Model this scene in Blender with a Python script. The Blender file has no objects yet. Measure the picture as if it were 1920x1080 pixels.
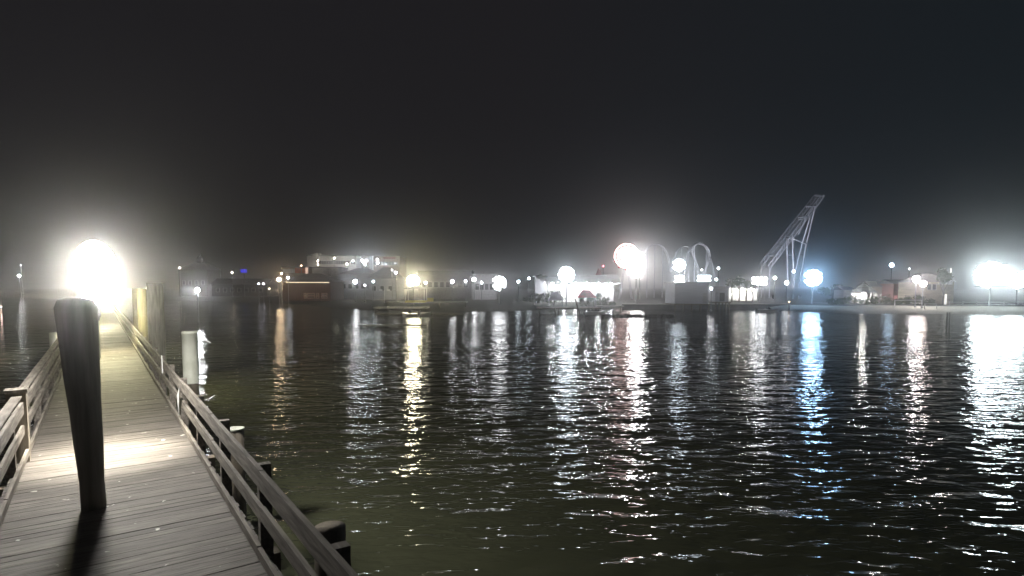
import bpy, bmesh, math, random
from mathutils import Vector, Matrix
R = math.radians
random.seed(7)
S = bpy.context.scene
COL = S.collection

# ------------------------------------------------------------ camera
F = 1100.0                       # focal length in pixels of a 1920 wide frame
TH = R(4.0)                      # downward pitch
CZ = 4.6                         # camera height over the water
cd = bpy.data.cameras.new('camera')
cam = bpy.data.objects.new('camera', cd); COL.objects.link(cam)
cd.sensor_width = 36; cd.lens = 36 * F / 1920
cd.shift_y = F / 1920 * math.tan(TH) - 3 / 1920
cd.clip_start = 0.05; cd.clip_end = 6000
cam.location = (0, 0, CZ); cam.rotation_euler = (R(90) - TH, 0, 0)
S.camera = cam
S.render.resolution_x = 1024; S.render.resolution_y = 576

def at(px, py, D):
    """world point seen at photo pixel (px, py) at depth D in front of the camera"""
    u = (px - 960) / F
    v = -(py - 540) / F + cd.shift_y * 1920 / F
    d = Vector((u, v, -1.0))
    d = Matrix.Rotation(R(90) - TH, 3, 'X') @ d
    return Vector((0, 0, CZ)) + d * (D / d.y)

# ------------------------------------------------------------ world, exposure
w = bpy.data.worlds.new('World'); S.world = w; w.use_nodes = True
nt = w.node_tree; bg = nt.nodes['Background']
tc = nt.nodes.new('ShaderNodeTexCoord'); sep = nt.nodes.new('ShaderNodeSeparateXYZ')
nt.links.new(tc.outputs['Generated'], sep.inputs[0])
cr = nt.nodes.new('ShaderNodeValToRGB'); nt.links.new(sep.outputs['X'], cr.inputs[0])
cr.color_ramp.elements[0].position = 0.0; cr.color_ramp.elements[0].color = (.97, .92, 1.07, 1)
cr.color_ramp.elements[1].position = 0.6; cr.color_ramp.elements[1].color = (.70, .95, 1.2, 1)
nt.links.new(cr.outputs[0], bg.inputs[0]); bg.inputs[1].default_value = 0.0122
S.view_settings.view_transform = 'Standard'; S.view_settings.look = 'None'
S.view_settings.exposure = 0; S.view_settings.gamma = 1
cy = S.cycles
cy.use_denoising = True; cy.max_bounces = 4; cy.diffuse_bounces = 2; cy.glossy_bounces = 2
cy.volume_bounces = 0; cy.transmission_bounces = 2; cy.use_light_tree = True
cy.sample_clamp_indirect = 4; cy.caustics_reflective = False

# ------------------------------------------------------------ materials
MATS = {}
def mat(name, col, rough=.8, metal=0, noise=None, scale=3, bump=0, stretch=(1, 1, 1), col2=None, emit=None, es=0):
    if name in MATS: return MATS[name]
    m = bpy.data.materials.new(name); m.use_nodes = True
    n = m.node_tree; b = n.nodes['Principled BSDF']
    b.inputs['Roughness'].default_value = rough; b.inputs['Metallic'].default_value = metal
    t = n.nodes.new('ShaderNodeTexCoord'); mp = n.nodes.new('ShaderNodeMapping')
    mp.inputs['Scale'].default_value = stretch; n.links.new(t.outputs['Object'], mp.inputs[0])
    nz = n.nodes.new('ShaderNodeTexNoise'); nz.inputs['Scale'].default_value = scale
    nz.inputs['Detail'].default_value = 6; n.links.new(mp.outputs[0], nz.inputs[0])
    r = n.nodes.new('ShaderNodeValToRGB'); n.links.new(nz.outputs[0], r.inputs[0])
    c2 = col2 or tuple(c * .6 for c in col)
    r.color_ramp.elements[0].position = .32; r.color_ramp.elements[0].color = (*c2, 1)
    r.color_ramp.elements[1].position = .68; r.color_ramp.elements[1].color = (*col, 1)
    n.links.new(r.outputs[0], b.inputs['Base Color'])
    if bump:
        bp = n.nodes.new('ShaderNodeBump'); bp.inputs['Strength'].default_value = bump
        bp.inputs['Distance'].default_value = .02
        n.links.new(nz.outputs[0], bp.inputs['Height']); n.links.new(bp.outputs[0], b.inputs['Normal'])
    if emit:
        b.inputs['Emission Color'].default_value = (*emit, 1); b.inputs['Emission Strength'].default_value = es
    MATS[name] = m
    return m

def glow(col, strength):
    key = 'lit_%.2f_%.2f_%.2f_%.3g' % (*col, strength)
    if key in MATS: return MATS[key]
    m = bpy.data.materials.new('lit_glass'); m.use_nodes = True
    n = m.node_tree; n.nodes.clear()
    e = n.nodes.new('ShaderNodeEmission'); o = n.nodes.new('ShaderNodeOutputMaterial')
    e.inputs[0].default_value = (*col, 1); e.inputs[1].default_value = strength
    n.links.new(e.outputs[0], o.inputs[0]); MATS[key] = m
    return m

WOOD = mat('weathered_wood', (.33, .30, .25), .8, scale=4, bump=.5, stretch=(6, 1, 6))
RAILW = mat('rail_wood', (.21, .19, .165), .8, scale=4, bump=.7, stretch=(5, .5, 5), col2=(.07, .06, .05))
PILE = mat('piling_wood', (.19, .165, .13), .9, scale=3, bump=.8, stretch=(5, 5, .6))
SLEEVE = mat('white_sleeve', (.72, .74, .66), .5, scale=2, col2=(.5, .52, .44))
METAL = mat('grey_metal', (.3, .31, .32), .45, .5, scale=6)
DARK = mat('dark_metal', (.05, .05, .055), .5, .3, scale=6)
STEEL = mat('pale_steel_paint', (.62, .62, .68), .5, scale=.5, col2=(.5, .5, .56))
WHITE = mat('white_paint', (.74, .74, .74), .7, scale=.6, col2=(.6, .6, .6))
CANVAS = mat('white_canvas', (.8, .8, .8), .8, scale=.8, col2=(.7, .7, .7))
GREYW = mat('grey_siding', (.42, .42, .46), .8, scale=.5, stretch=(.4, .4, 6), col2=(.33, .33, .36))
STUCCO = mat('pale_stucco', (.7, .67, .64), .9, scale=.6, col2=(.6, .57, .54))
PINK = mat('pink_stucco', (.5, .40, .36), .9, scale=.6, col2=(.42, .33, .30))
REDB = mat('red_brown_boards', (.11, .045, .03), .8, scale=.8, stretch=(4, 4, .5))
ROOF = mat('brown_shingle', (.13, .085, .075), .9, scale=1.4, bump=.5, stretch=(1, 1, 5))
ROOFG = mat('grey_shingle', (.2, .2, .23), .9, scale=1.4, bump=.5, stretch=(1, 1, 5))
BEIGE = mat('beige_siding', (.55, .5, .38), .8, scale=.7, stretch=(.5, .5, 6))
GLASSD = mat('dark_window_glass', (.03, .035, .045), .08, scale=2)
REDC = mat('red_canvas', (.85, .05, .09), .7, scale=2)
ORANGE = mat('orange_board', (.7, .16, .06), .7, scale=1.2)
YEL = mat('yellow_paint', (.75, .68, .15), .6, scale=1)
BLUEC = mat('blue_canvas', (.06, .08, .5), .7, scale=2)
CONC = mat('pale_concrete', (.42, .42, .38), .9, scale=1, col2=(.3, .3, .27))
LEAF = mat('leaf_green', (.085, .12, .05), .7, scale=1.3, col2=(.04, .065, .025))
BARK = mat('bark', (.12, .1, .08), .9, scale=4, bump=.6)
HULL = mat('white_hull', (.7, .7, .7), .3, scale=1, col2=(.62, .62, .62))

# ------------------------------------------------------------ helpers
class MB:
    def __init__(s): s.v = []; s.f = []; s.sm = False
    def box(s, a, b, M=None):
        x0, y0, z0 = a; x1, y1, z1 = b
        c = [Vector(p) for p in ((x0,y0,z0),(x1,y0,z0),(x1,y1,z0),(x0,y1,z0),(x0,y0,z1),(x1,y0,z1),(x1,y1,z1),(x0,y1,z1))]
        if M: c = [M @ p for p in c]
        n = len(s.v); s.v += c
        s.f += [tuple(n + i for i in q) for q in ((0,3,2,1),(4,5,6,7),(0,1,5,4),(1,2,6,5),(2,3,7,6),(3,0,4,7))]
        return s
    def beam(s, a, b, wd, ht=None):
        a = Vector(a); b = Vector(b); d = b - a; L = d.length
        q = d.to_track_quat('Y', 'Z').to_matrix().to_4x4(); q.translation = a
        ht = ht or wd
        return s.box((-wd/2, 0, -ht/2), (wd/2, L, ht/2), q)
    def tube(s, pts, r, seg=8, cap=True, r1=None):
        pts = [Vector(p) for p in pts]; n0 = len(s.v); m = len(pts)
        D0 = pts[-1] - pts[0]
        up = min((Vector((0, 1, 0)), Vector((0, 0, 1)), Vector((1, 0, 0))), key=lambda e: max(abs(e.dot((pts[min(i+1, m-1)] - pts[max(i-1, 0)]).normalized())) for i in range(m)))
        for i, p in enumerate(pts):
            d = (pts[min(i+1, m-1)] - pts[max(i-1, 0)]).normalized()
            a = d.cross(up)
            a.normalize(); b = d.cross(a)
            rr = r if r1 is None else r + (r1 - r) * i / (m - 1)
            if isinstance(r, (list, tuple)): rr = r[i]
            for k in range(seg):
                t = 2 * math.pi * k / seg
                s.v.append(p + a * (rr * math.cos(t)) + b * (rr * math.sin(t)))
        for i in range(m - 1):
            for k in range(seg):
                k2 = (k + 1) % seg
                s.f.append((n0+i*seg+k, n0+i*seg+k2, n0+(i+1)*seg+k2, n0+(i+1)*seg+k))
        if cap:
            s.f.append(tuple(n0 + k for k in reversed(range(seg))))
            s.f.append(tuple(n0 + (m-1)*seg + k for k in range(seg)))
        return s
    def lathe(s, c, prof, seg=16):
        """prof: list of (radius, z)"""
        c = Vector(c); n0 = len(s.v)
        for r, z in prof:
            for k in range(seg):
                t = 2 * math.pi * k / seg
                s.v.append(c + Vector((r*math.cos(t), r*math.sin(t), z)))
        for i in range(len(prof) - 1):
            for k in range(seg):
                k2 = (k + 1) % seg
                s.f.append((n0+i*seg+k, n0+i*seg+k2, n0+(i+1)*seg+k2, n0+(i+1)*seg+k))
        s.f.append(tuple(n0 + k for k in reversed(range(seg))))
        s.f.append(tuple(n0 + (len(prof)-1)*seg + k for k in range(seg)))
        return s
    def ball(s, c, r, seg=12, rings=8, zs=1):
        prof = [(r*math.sin(math.pi*i/rings) if 0 < i < rings else r*.02, -r*zs*math.cos(math.pi*i/rings)) for i in range(rings+1)]
        return s.lathe(c, prof, seg)
    def poly(s, pts, faces):
        n = len(s.v); s.v += [Vector(p) for p in pts]; s.f += [tuple(n+i for i in f) for f in faces]; return s
    def build(s, name, m, parent=None, smooth=False):
        me = bpy.data.meshes.new(name); me.from_pydata([tuple(p) for p in s.v], [], s.f)
        bm = bmesh.new(); bm.from_mesh(me); bmesh.ops.recalc_face_normals(bm, faces=bm.faces); bm.to_mesh(me); bm.free()
        me.materials.append(m)
        if smooth: me.polygons.foreach_set('use_smooth', [True]*len(me.polygons))
        o = bpy.data.objects.new(name, me); COL.objects.link(o)
        if parent is not None: o.parent = parent
        return o

def tag(o, label, cat, group=None, kind=None):
    if label: o['label'] = label
    if cat: o['category'] = cat
    if group: o['group'] = group
    if kind: o['kind'] = kind
    return o
def thing(name, loc, label, cat, group=None, rz=0):
    o = bpy.data.objects.new(name, None); COL.objects.link(o); o.empty_display_size = .3
    o.location = loc; o.rotation_euler.z = rz
    return tag(o, label, cat, group)
def struct(o): o['kind'] = 'structure'; return o
def copy_tree(o, parent=None):
    c = o.copy(); COL.objects.link(c)
    if parent is not None: c.parent = parent
    for ch in [x for x in COL.objects if x.parent == o]: copy_tree(ch, c)
    return c

# ------------------------------------------------------------ water
def water_mat():
    m = bpy.data.materials.new('water'); m.use_nodes = True
    n = m.node_tree; b = n.nodes['Principled BSDF']; L = n.links.new
    b.inputs['Base Color'].default_value = (.080, .086, .052, 1)
    b.inputs['Roughness'].default_value = .05
    b.inputs['IOR'].default_value = 1.33
    t = n.nodes.new('ShaderNodeTexCoord')
    hs = []
    for sc, st, amp, det, ro in ((.62, (.85, 1.6, 1), .068, 1.8, 9), (1.9, (.85, 1.6, 1), .028, 2, -10), (5.5, (.8, 1.7, 1), .0038, 1, 5)):
        mp = n.nodes.new('ShaderNodeMapping'); mp.inputs['Scale'].default_value = st
        mp.inputs['Rotation'].default_value = (0, 0, R(ro))
        L(t.outputs['Object'], mp.inputs[0])
        z = n.nodes.new('ShaderNodeTexNoise'); z.inputs['Scale'].default_value = sc
        z.inputs['Detail'].default_value = det; z.inputs['Distortion'].default_value = .25
        L(mp.outputs[0], z.inputs[0])
        k = n.nodes.new('ShaderNodeMath'); k.operation = 'MULTIPLY'; k.inputs[1].default_value = amp * 2
        L(z.outputs[0], k.inputs[0]); hs.append(k)
    a = n.nodes.new('ShaderNodeMath'); L(hs[0].outputs[0], a.inputs[0]); L(hs[1].outputs[0], a.inputs[1])
    c = n.nodes.new('ShaderNodeMath'); L(a.outputs[0], c.inputs[0]); L(hs[2].outputs[0], c.inputs[1])
    bp = n.nodes.new('ShaderNodeBump'); bp.inputs['Strength'].default_value = 1; bp.inputs['Distance'].default_value = 1
    zz = n.nodes.new('ShaderNodeTexNoise'); zz.inputs['Scale'].default_value = .07; zz.inputs['Detail'].default_value = 3
    mp = n.nodes.new('ShaderNodeMapping'); mp.inputs['Scale'].default_value = (.6, 1.6, 1); L(t.outputs['Object'], mp.inputs[0]); L(mp.outputs[0], zz.inputs[0])
    mr = n.nodes.new('ShaderNodeMapRange'); mr.inputs[1].default_value = .35; mr.inputs[2].default_value = .65
    mr.inputs[3].default_value = .6; mr.inputs[4].default_value = 1.35; L(zz.outputs[0], mr.inputs[0]); L(mr.outputs[0], bp.inputs['Distance'])
    L(c.outputs[0], bp.inputs['Height']); L(bp.outputs[0], b.inputs['Normal'])
    return m
EXT = 1500
wt = MB().poly([(-EXT, -300, 0), (EXT, -300, 0), (EXT, EXT, 0), (-EXT, EXT, 0)], [(0, 1, 2, 3)]).build('water', water_mat())
struct(wt)

# ------------------------------------------------------------ land: shoreline (px, D) of the photo unrolled to world x
shore = [(-700, 300), (0, 250), (330, 200), (560, 150), (690, 112), (860, 106), (1000, 112), (1165, 122), (1270, 128),
         (1420, 122), (1500, 108), (1570, 100), (1680, 98), (1790, 98), (1920, 95), (2200, 88), (2900, 80)]
def xw(px, D): return (px - 960) / F * D
sx = [(xw(p, d), d) for p, d in shore]
def shore_y(x):
    for (a, b), (c, d) in zip(sx, sx[1:]):
        if a <= x <= c: return b + (d - b) * (x - a) / (c - a)
    return sx[0][1] if x < sx[0][0] else sx[-1][1]
xs = [-1450, -900, -500] + [-300 + i * 4 for i in range(136)] + [300, 500, 900, 1450]
LM = MB(); rows = [(-1.5, -.35), (0, .02), (2.5, .28), (6, .55), (10, .78), (14, .92), (18, 1.0), (60, 1.0), (1150, 1.05)]
for i, x in enumerate(xs):
    wob = 1.1 * math.sin(x * .21) + .7 * math.sin(x * .57 + 1)
    for j, (dy, z) in enumerate(rows):
        zz = z + (0 if j in (0, 1) or j > 6 else .07 * math.sin(x * .35 + j))
        LM.v.append(Vector((x, shore_y(x) + dy + (wob if j < 5 else 0), zz)))
nr = len(rows)
for i in range(len(xs) - 1):
    for j in range(nr - 1):
        LM.f.append((i*nr+j, (i+1)*nr+j, (i+1)*nr+j+1, i*nr+j+1))
def land_mat():
    m = bpy.data.materials.new('shore_ground'); m.use_nodes = True
    n = m.node_tree; b = n.nodes['Principled BSDF']; L = n.links.new; b.inputs['Roughness'].default_value = .95
    g = n.nodes.new('ShaderNodeNewGeometry'); sp = n.nodes.new('ShaderNodeSeparateXYZ'); L(g.outputs['Position'], sp.inputs[0])
    nz = n.nodes.new('ShaderNodeTexNoise'); nz.inputs['Scale'].default_value = .8; nz.inputs['Detail'].default_value = 8
    L(g.outputs['Position'], nz.inputs[0])
    sand = n.nodes.new('ShaderNodeValToRGB'); L(nz.outputs[0], sand.inputs[0])
    sand.color_ramp.elements[0].color = (.42, .41, .36, 1); sand.color_ramp.elements[1].color = (.68, .66, .58, 1)
    soil = n.nodes.new('ShaderNodeValToRGB'); L(nz.outputs[0], soil.inputs[0])
    soil.color_ramp.elements[0].color = (.035, .04, .025, 1); soil.color_ramp.elements[1].color = (.09, .085, .07, 1)
    # sand only on the beach (x > 45 m) and below the hedge line
    ax = n.nodes.new('ShaderNodeMapRange'); ax.inputs[1].default_value = 40; ax.inputs[2].default_value = 60
    L(sp.outputs['X'], ax.inputs[0])
    az = n.nodes.new('ShaderNodeMapRange'); az.inputs[1].default_value = .97; az.inputs[2].default_value = .90
    L(sp.outputs['Z'], az.inputs[0])
    mu = n.nodes.new('ShaderNodeMath'); mu.operation = 'MULTIPLY'; L(ax.outputs[0], mu.inputs[0]); L(az.outputs[0], mu.inputs[1])
    mx = n.nodes.new('ShaderNodeMix'); mx.data_type = 'RGBA'
    L(mu.outputs[0], mx.inputs[0]); L(soil.outputs[0], mx.inputs[6]); L(sand.outputs[0], mx.inputs[7])
    L(mx.outputs[2], b.inputs['Base Color'])
    return m
struct(LM.build('ground', land_mat(), smooth=True))
GZ = 1.0
def ground(x, y):
    dy = y - shore_y(x)
    for (a, za), (b, zb) in zip(rows, rows[1:]):
        if a <= dy <= b: return za + (zb - za) * (dy - a) / (b - a)
    return -1.0 if dy < 0 else 1.0

# ------------------------------------------------------------ the pier
DZ = 1.9
PRZ = math.atan2(.7045, 1); E = Vector((-2.27, 5.47, 0))
def pier_thing(name, label, cat, group=None, s=0, t=0, z=DZ):
    p = E + Matrix.Rotation(PRZ, 3, 'Z') @ Vector((t, s, 0)); p.z = z
    return thing(name, p, label, cat, group, PRZ)
W = 2.4; S0, S1 = -9.0, 66.0
def deck_mat():
    m = bpy.data.materials.new('deck_boards'); m.use_nodes = True
    n = m.node_tree; b = n.nodes['Principled BSDF']; L = n.links.new; b.inputs['Roughness'].default_value = .72
    t = n.nodes.new('ShaderNodeTexCoord')
    va = n.nodes.new('ShaderNodeAttribute'); va.attribute_name = 'shade'
    mp = n.nodes.new('ShaderNodeMapping'); mp.inputs['Scale'].default_value = (1.2, 14, 14); L(t.outputs['Object'], mp.inputs[0])
    g = n.nodes.new('ShaderNodeTexNoise'); g.inputs['Scale'].default_value = 2.5; g.inputs['Detail'].default_value = 8; L(mp.outputs[0], g.inputs[0])
    big = n.nodes.new('ShaderNodeTexNoise'); big.inputs['Scale'].default_value = .9; big.inputs['Detail'].default_value = 5; L(t.outputs['Object'], big.inputs[0])
    r = n.nodes.new('ShaderNodeValToRGB'); L(g.outputs[0], r.inputs[0])
    r.color_ramp.elements[0].position = .3; r.color_ramp.elements[0].color = (.05, .043, .04, 1)
    r.color_ramp.elements[1].position = .7; r.color_ramp.elements[1].color = (.18, .162, .15, 1)
    a = n.nodes.new('ShaderNodeMix'); a.data_type = 'RGBA'; a.blend_type = 'MULTIPLY'; a.inputs[0].default_value = 1
    L(r.outputs[0], a.inputs[6]); L(va.outputs['Color'], a.inputs[7])
    br = n.nodes.new('ShaderNodeMapRange'); br.inputs[1].default_value = .3; br.inputs[2].default_value = .7
    br.inputs[3].default_value = .72; br.inputs[4].default_value = 1.15; L(big.outputs[0], br.inputs[0])
    a2 = n.nodes.new('ShaderNodeMix'); a2.data_type = 'RGBA'; a2.blend_type = 'MULTIPLY'; a2.inputs[0].default_value = 1
    L(a.outputs[2], a2.inputs[6]); L(br.outputs[0], a2.inputs[7])
    # bird droppings and salt flecks
    v = n.nodes.new('ShaderNodeTexNoise'); v.inputs['Scale'].default_value = 5; v.inputs['Detail'].default_value = 3; L(t.outputs['Object'], v.inputs[0])
    vr = n.nodes.new('ShaderNodeMapRange'); vr.inputs[1].default_value = .69; vr.inputs[2].default_value = .73; L(v.outputs[0], vr.inputs[0])
    a3 = n.nodes.new('ShaderNodeMix'); a3.data_type = 'RGBA'; L(vr.outputs[0], a3.inputs[0]); L(a2.outputs[2], a3.inputs[6])
    a3.inputs[7].default_value = (.62, .62, .58, 1)
    L(a3.outputs[2], b.inputs['Base Color'])
    bp = n.nodes.new('ShaderNodeBump'); bp.inputs['Strength'].default_value = .6; bp.inputs['Distance'].default_value = .006
    L(g.outputs[0], bp.inputs['Height']); L(bp.outputs[0], b.inputs['Normal'])
    return m
pier = pier_thing('pier', 'long weathered grey wooden pier running away from the camera to the left', 'pier')
deck = MB(); shades = []
s = S0
while s < S1:
    wd = .142; dz = random.uniform(-.004, .003); l = random.uniform(-.03, .0); r_ = random.uniform(0, .03)
    deck.box((-W + l, s, -.04 + dz), (r_, s + wd - .009, dz))
    shades.append(random.uniform(.62, 1.0)); s += wd
dk = deck.build('deck', deck_mat(), pier)
at_ = dk.data.color_attributes.new('shade', 'FLOAT_COLOR', 'POINT')
for i in range(len(dk.data.vertices)):
    k = shades[i // 8]; at_.data[i].color = (k, k, k * .98, 1)
for t in (-W + .12, -W / 2, -.12):
    MB().box((t - .05, S0, -.34), (t + .05, S1, -.045)).build('stringer', PILE, pier)
s = 1.2
while s < S1:
    MB().box((-W - .5, s - .1, -.6), (.3, s + .1, -.345)).build('cross_beam', PILE, pier); s += 4.6

def railing(side, label, skip=()):
    g = pier_thing('pier_railing', label, 'railing')
    tin = -.0 if side > 0 else -W            # edge of the deck
    sg = side
    s = S0 + .3
    while s < S1:
        hh = .925 + random.uniform(-.02, .01)
        if not any(a < s < b for a, b in skip):
            MB().box((tin - .06 + sg*.005, s - .05, -.3), (tin + .06 + sg*.005, s + .05, hh)).build('post', RAILW, g)
            MB().box((tin - sg*.055 - .02, s - .09, .0), (tin - sg*.055 + .02 - .04*sg, s + .09, .11)).build('block', RAILW, g) if side > 0 else None
        s += 2.28
    for z0, z1, nm, th in ((.76, .94, 'top_rail', .045), (.44, .58, 'middle_rail', .04), (.1, .2, 'toe_board', .04)):
        o = MB(); s = S0
        while s < S1:
            e = min(s + 3.04, S1); j = random.uniform(-.012, .012)
            x0 = tin - sg * (.06 if nm != 'toe_board' else .1)
            o.box((min(x0, x0 - sg*th), s + .004, z0 + j), (max(x0, x0 - sg*th), e - .004, z1 + j)); s = e
        o.build(nm, RAILW, g)
    o = MB(); s = S0
    while s < (S1 if side < 0 else S0):
        e = min(s + 4.0, S1)
        o.box((tin - .06 - sg*.03, s + .004, 1.002 + random.uniform(0, .006)), (tin + .06 - sg*.03, e - .004, 1.035)); s = e
    if o.v: o.build('cap_board', RAILW, g)
    return g
railing(1, 'weathered wooden railing on the right edge of the pier, above the lit water')
railing(-1, 'weathered wooden railing on the left edge of the pier, behind the thick post')

# thick pole in the foreground with an arm carrying the lantern
lp = pier_thing('lamp_post', 'thick dark leaning post in the foreground of the pier with the brightest warm white lantern', 'lamp post', s=2.89, t=-1.44)
MB().tube([(0, 0, 0), (-.008, .01, .35), (-.02, .02, .8), (-.035, .03, 1.2), (-.05, .05, 1.6), (-.065, .075, 2.0), (-.078, .098, 2.45), (-.08, .1, 2.54), (-.08, .1, 2.57)], [.13, .127, .15, .16, .182, .195, .215, .18, .07], 16).build('post', mat('post_wood', (.24, .23, .21), .85, scale=2.6, bump=.5, stretch=(4, 4, .35), col2=(.12, .115, .10)), lp, True)
MB().beam((-.1, .15, 2.2), (.12, 3.0, 2.2), .07, .09).tube([(.12, 2.95, 2.2), (.12, 2.95, 2.5)], .05, 8).build('arm', DARK, lp)
NL = 100
lan = MB().lathe((.12, 2.95, 2.93), [(max(.04, .31*math.sin(math.pi*i/14)), -.5*math.cos(math.pi*i/14)) for i in range(15)], 24).build('lantern_glass', glow((1, .96, .9), 265), lp, True)

sl = bpy.data.lights.new('lantern_light', 'SPOT'); sl.energy = 2300; sl.color = (1, .93, .78)
sl.spot_size = R(84); sl.spot_blend = 1; sl.shadow_soft_size = .12
so = bpy.data.objects.new('lantern_light', sl); COL.objects.link(so); so.parent = lp; so.location = (.12, 2.75, 2.14)

# farther lanterns along the pier
def pier_lamp(s, t, zl, I, col, label, r=.2):
    g = pier_thing('lamp_post', label, 'lamp post', 'lamp posts along the pier', s, t)
    MB().tube([(0, 0, -.3), (0, 0, zl + .1)], .075, 10).build('post', SLEEVE, g, True)
    MB().beam((0, 0, zl + .05), (.3, 2.1, zl + .05), .05, .07).tube([(.3, 2.05, zl + .05), (.3, 2.05, zl - .1)], .03, 6).build('arm', DARK, g)
    MB().ball((.3, 2.05, zl - .1 - r*1.1), r, 14, 10, 1.1).build('lantern_glass', glow(col, I / (math.pi*r*r)), g, True)
pier_lamp(21.0, -1.38, 2.75, 130, (1, .92, .55), 'second lamp post along the pier, yellowish light just behind the brightest lantern')
pier_lamp(42.0, -1.38, 2.8, 200, (1, .92, .6), 'farthest lamp post along the pier, over the small distant bright patch of deck')

# pilings beside the pier
def piling(name, s, t, top, r, label, m=PILE, base=-2.6, group='wooden pilings beside the pier', lean=(0, 0)):
    g = pier_thing(name, label, 'piling', group, s, t)
    MB().tube([(0, 0, base), (lean[0], lean[1], top)], r*1.05, 16, r1=r).build('shaft', m, g, True)
    return g
pl = piling('piling', 11.2, .58, .28, .165, 'white sleeved piling with a flat top standing right of the railing', base=-2.6)
MB().lathe((0, 0, 0), [(.2, .22), (.2, .24), (.185, .25), (.185, 1.5), (.19, 1.5), (.19, 1.54), (.15, 1.56)], 20).build('sleeve', SLEEVE, pl, True)
p2 = piling('piling', 6.1, .7, .0, .16, 'short brown piling with a pale flat top beside the middle of the right railing')
MB().lathe((0, 0, .02), [(.17, 0), (.17, .025), (.1, .03)], 16).build('top_plate', SLEEVE, p2)
piling('piling', .62, .72, .02, .17, 'dark thick piling at the bottom of the view right of the railing')
piling('piling', 18.5, .36, 2.82, .26, 'tall grey piling rising behind the far end of the right railing', m=mat('grey_piling', (.3, .29, .25), .9, scale=3, bump=.6, stretch=(5, 5, .6)))
piling('piling', 25.0, .30, 2.6, .2, 'tall yellow lit piling nearest to the second pier lamp', m=mat('lamplit_yellow_piling', (.13, .12, .07), .9, scale=3, bump=.6, stretch=(5, 5, .6)))  # yellow of the lamp light is put into this wood colour
piling('piling', 29.0, .28, 2.6, .2, 'tall yellow lit piling behind the one nearest to the second pier lamp', m=MATS['lamplit_yellow_piling'])
lg = pier_thing('corner_post', 'thick square post in the left railing, taller than the rails, beside the foreground post', 'post', s=5.9, t=-W + .03)
MB().box((-.13, -.12, 0), (.11, .12, 1.08)).build('post', PILE, lg); MB().box((-.15, -.14, 1.083), (.13, .14, 1.13)).build('cap', RAILW, lg)
piling('piling', 18.4, -W - .15, 1.2, .1, 'pale lit piling on the left edge of the pier below the lamps', m=SLEEVE)
MB().box((-W - .35, 4.3, -.3), (-W - .23, 4.42, 1.22)).build('x', RAILW).name = 'fence_post'
fp = [o for o in COL.objects if o.name == 'fence_post'][0]; fp.location = E + Vector((0, 0, DZ)); fp.rotation_euler.z = PRZ
tag(fp, 'slim pale post standing just outside the left railing, taller than the rail', 'post')
# small white plates fixed to the right railing
sg = pier_thing('sign_plate', 'small white plate fixed at an angle to the inside of the right railing', 'plate', s=6.75, t=-.13)
MB().poly([(0, -.28, .86), (0, .22, .62), (0, -.02, .28), (-.015, -.28, .86), (-.015, .22, .62), (-.015, -.02, .28)],
          [(0, 1, 2), (5, 4, 3), (0, 3, 4, 1), (1, 4, 5, 2), (2, 5, 3, 0)]).build('plate', WHITE, sg)
sg = pier_thing('reflector_strip', 'narrow white upright strip on the far part of the right railing', 'reflector', s=9.9, t=-.14)
MB().box((-.02, -.05, .7), (0, .05, 1.1)).build('strip', WHITE, sg)

# ------------------------------------------------------------ lamps on the far shore
NLAMP = []
KS, KB = .06, .24
def street(px, py, D, r, I, col, label, name='street_lamp', cat='street lamp', pole=True, group='lamps along the far shore', gz=None):
    I = I * KS; r = r * .52
    p = at(px, py, D)
    g0 = ground(p.x, p.y) if gz is None else gz
    g0 = max(g0, -.6)
    g = thing(name, (p.x, p.y, g0), label, cat, group)
    h = p.z - g0
    if pole:
        MB().tube([(0, 0, 0), (0, 0, h)], .11, 8, r1=.07).build('pole', METAL, g)
        MB().lathe((0, 0, 0), [(.22, 0), (.2, .25), (.1, .35)], 8).build('base', METAL, g)
    MB().ball((0, 0, h), r, 12, 8).build('lamp_globe', glow(col, I/(math.pi*r*r)), g, True)
    MB().lathe((0, 0, h + r*.93), [(r*.5, 0), (r*.35, r*.2), (.02, r*.3)], 10).build('lamp_cap', DARK, g)
    return g
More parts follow.
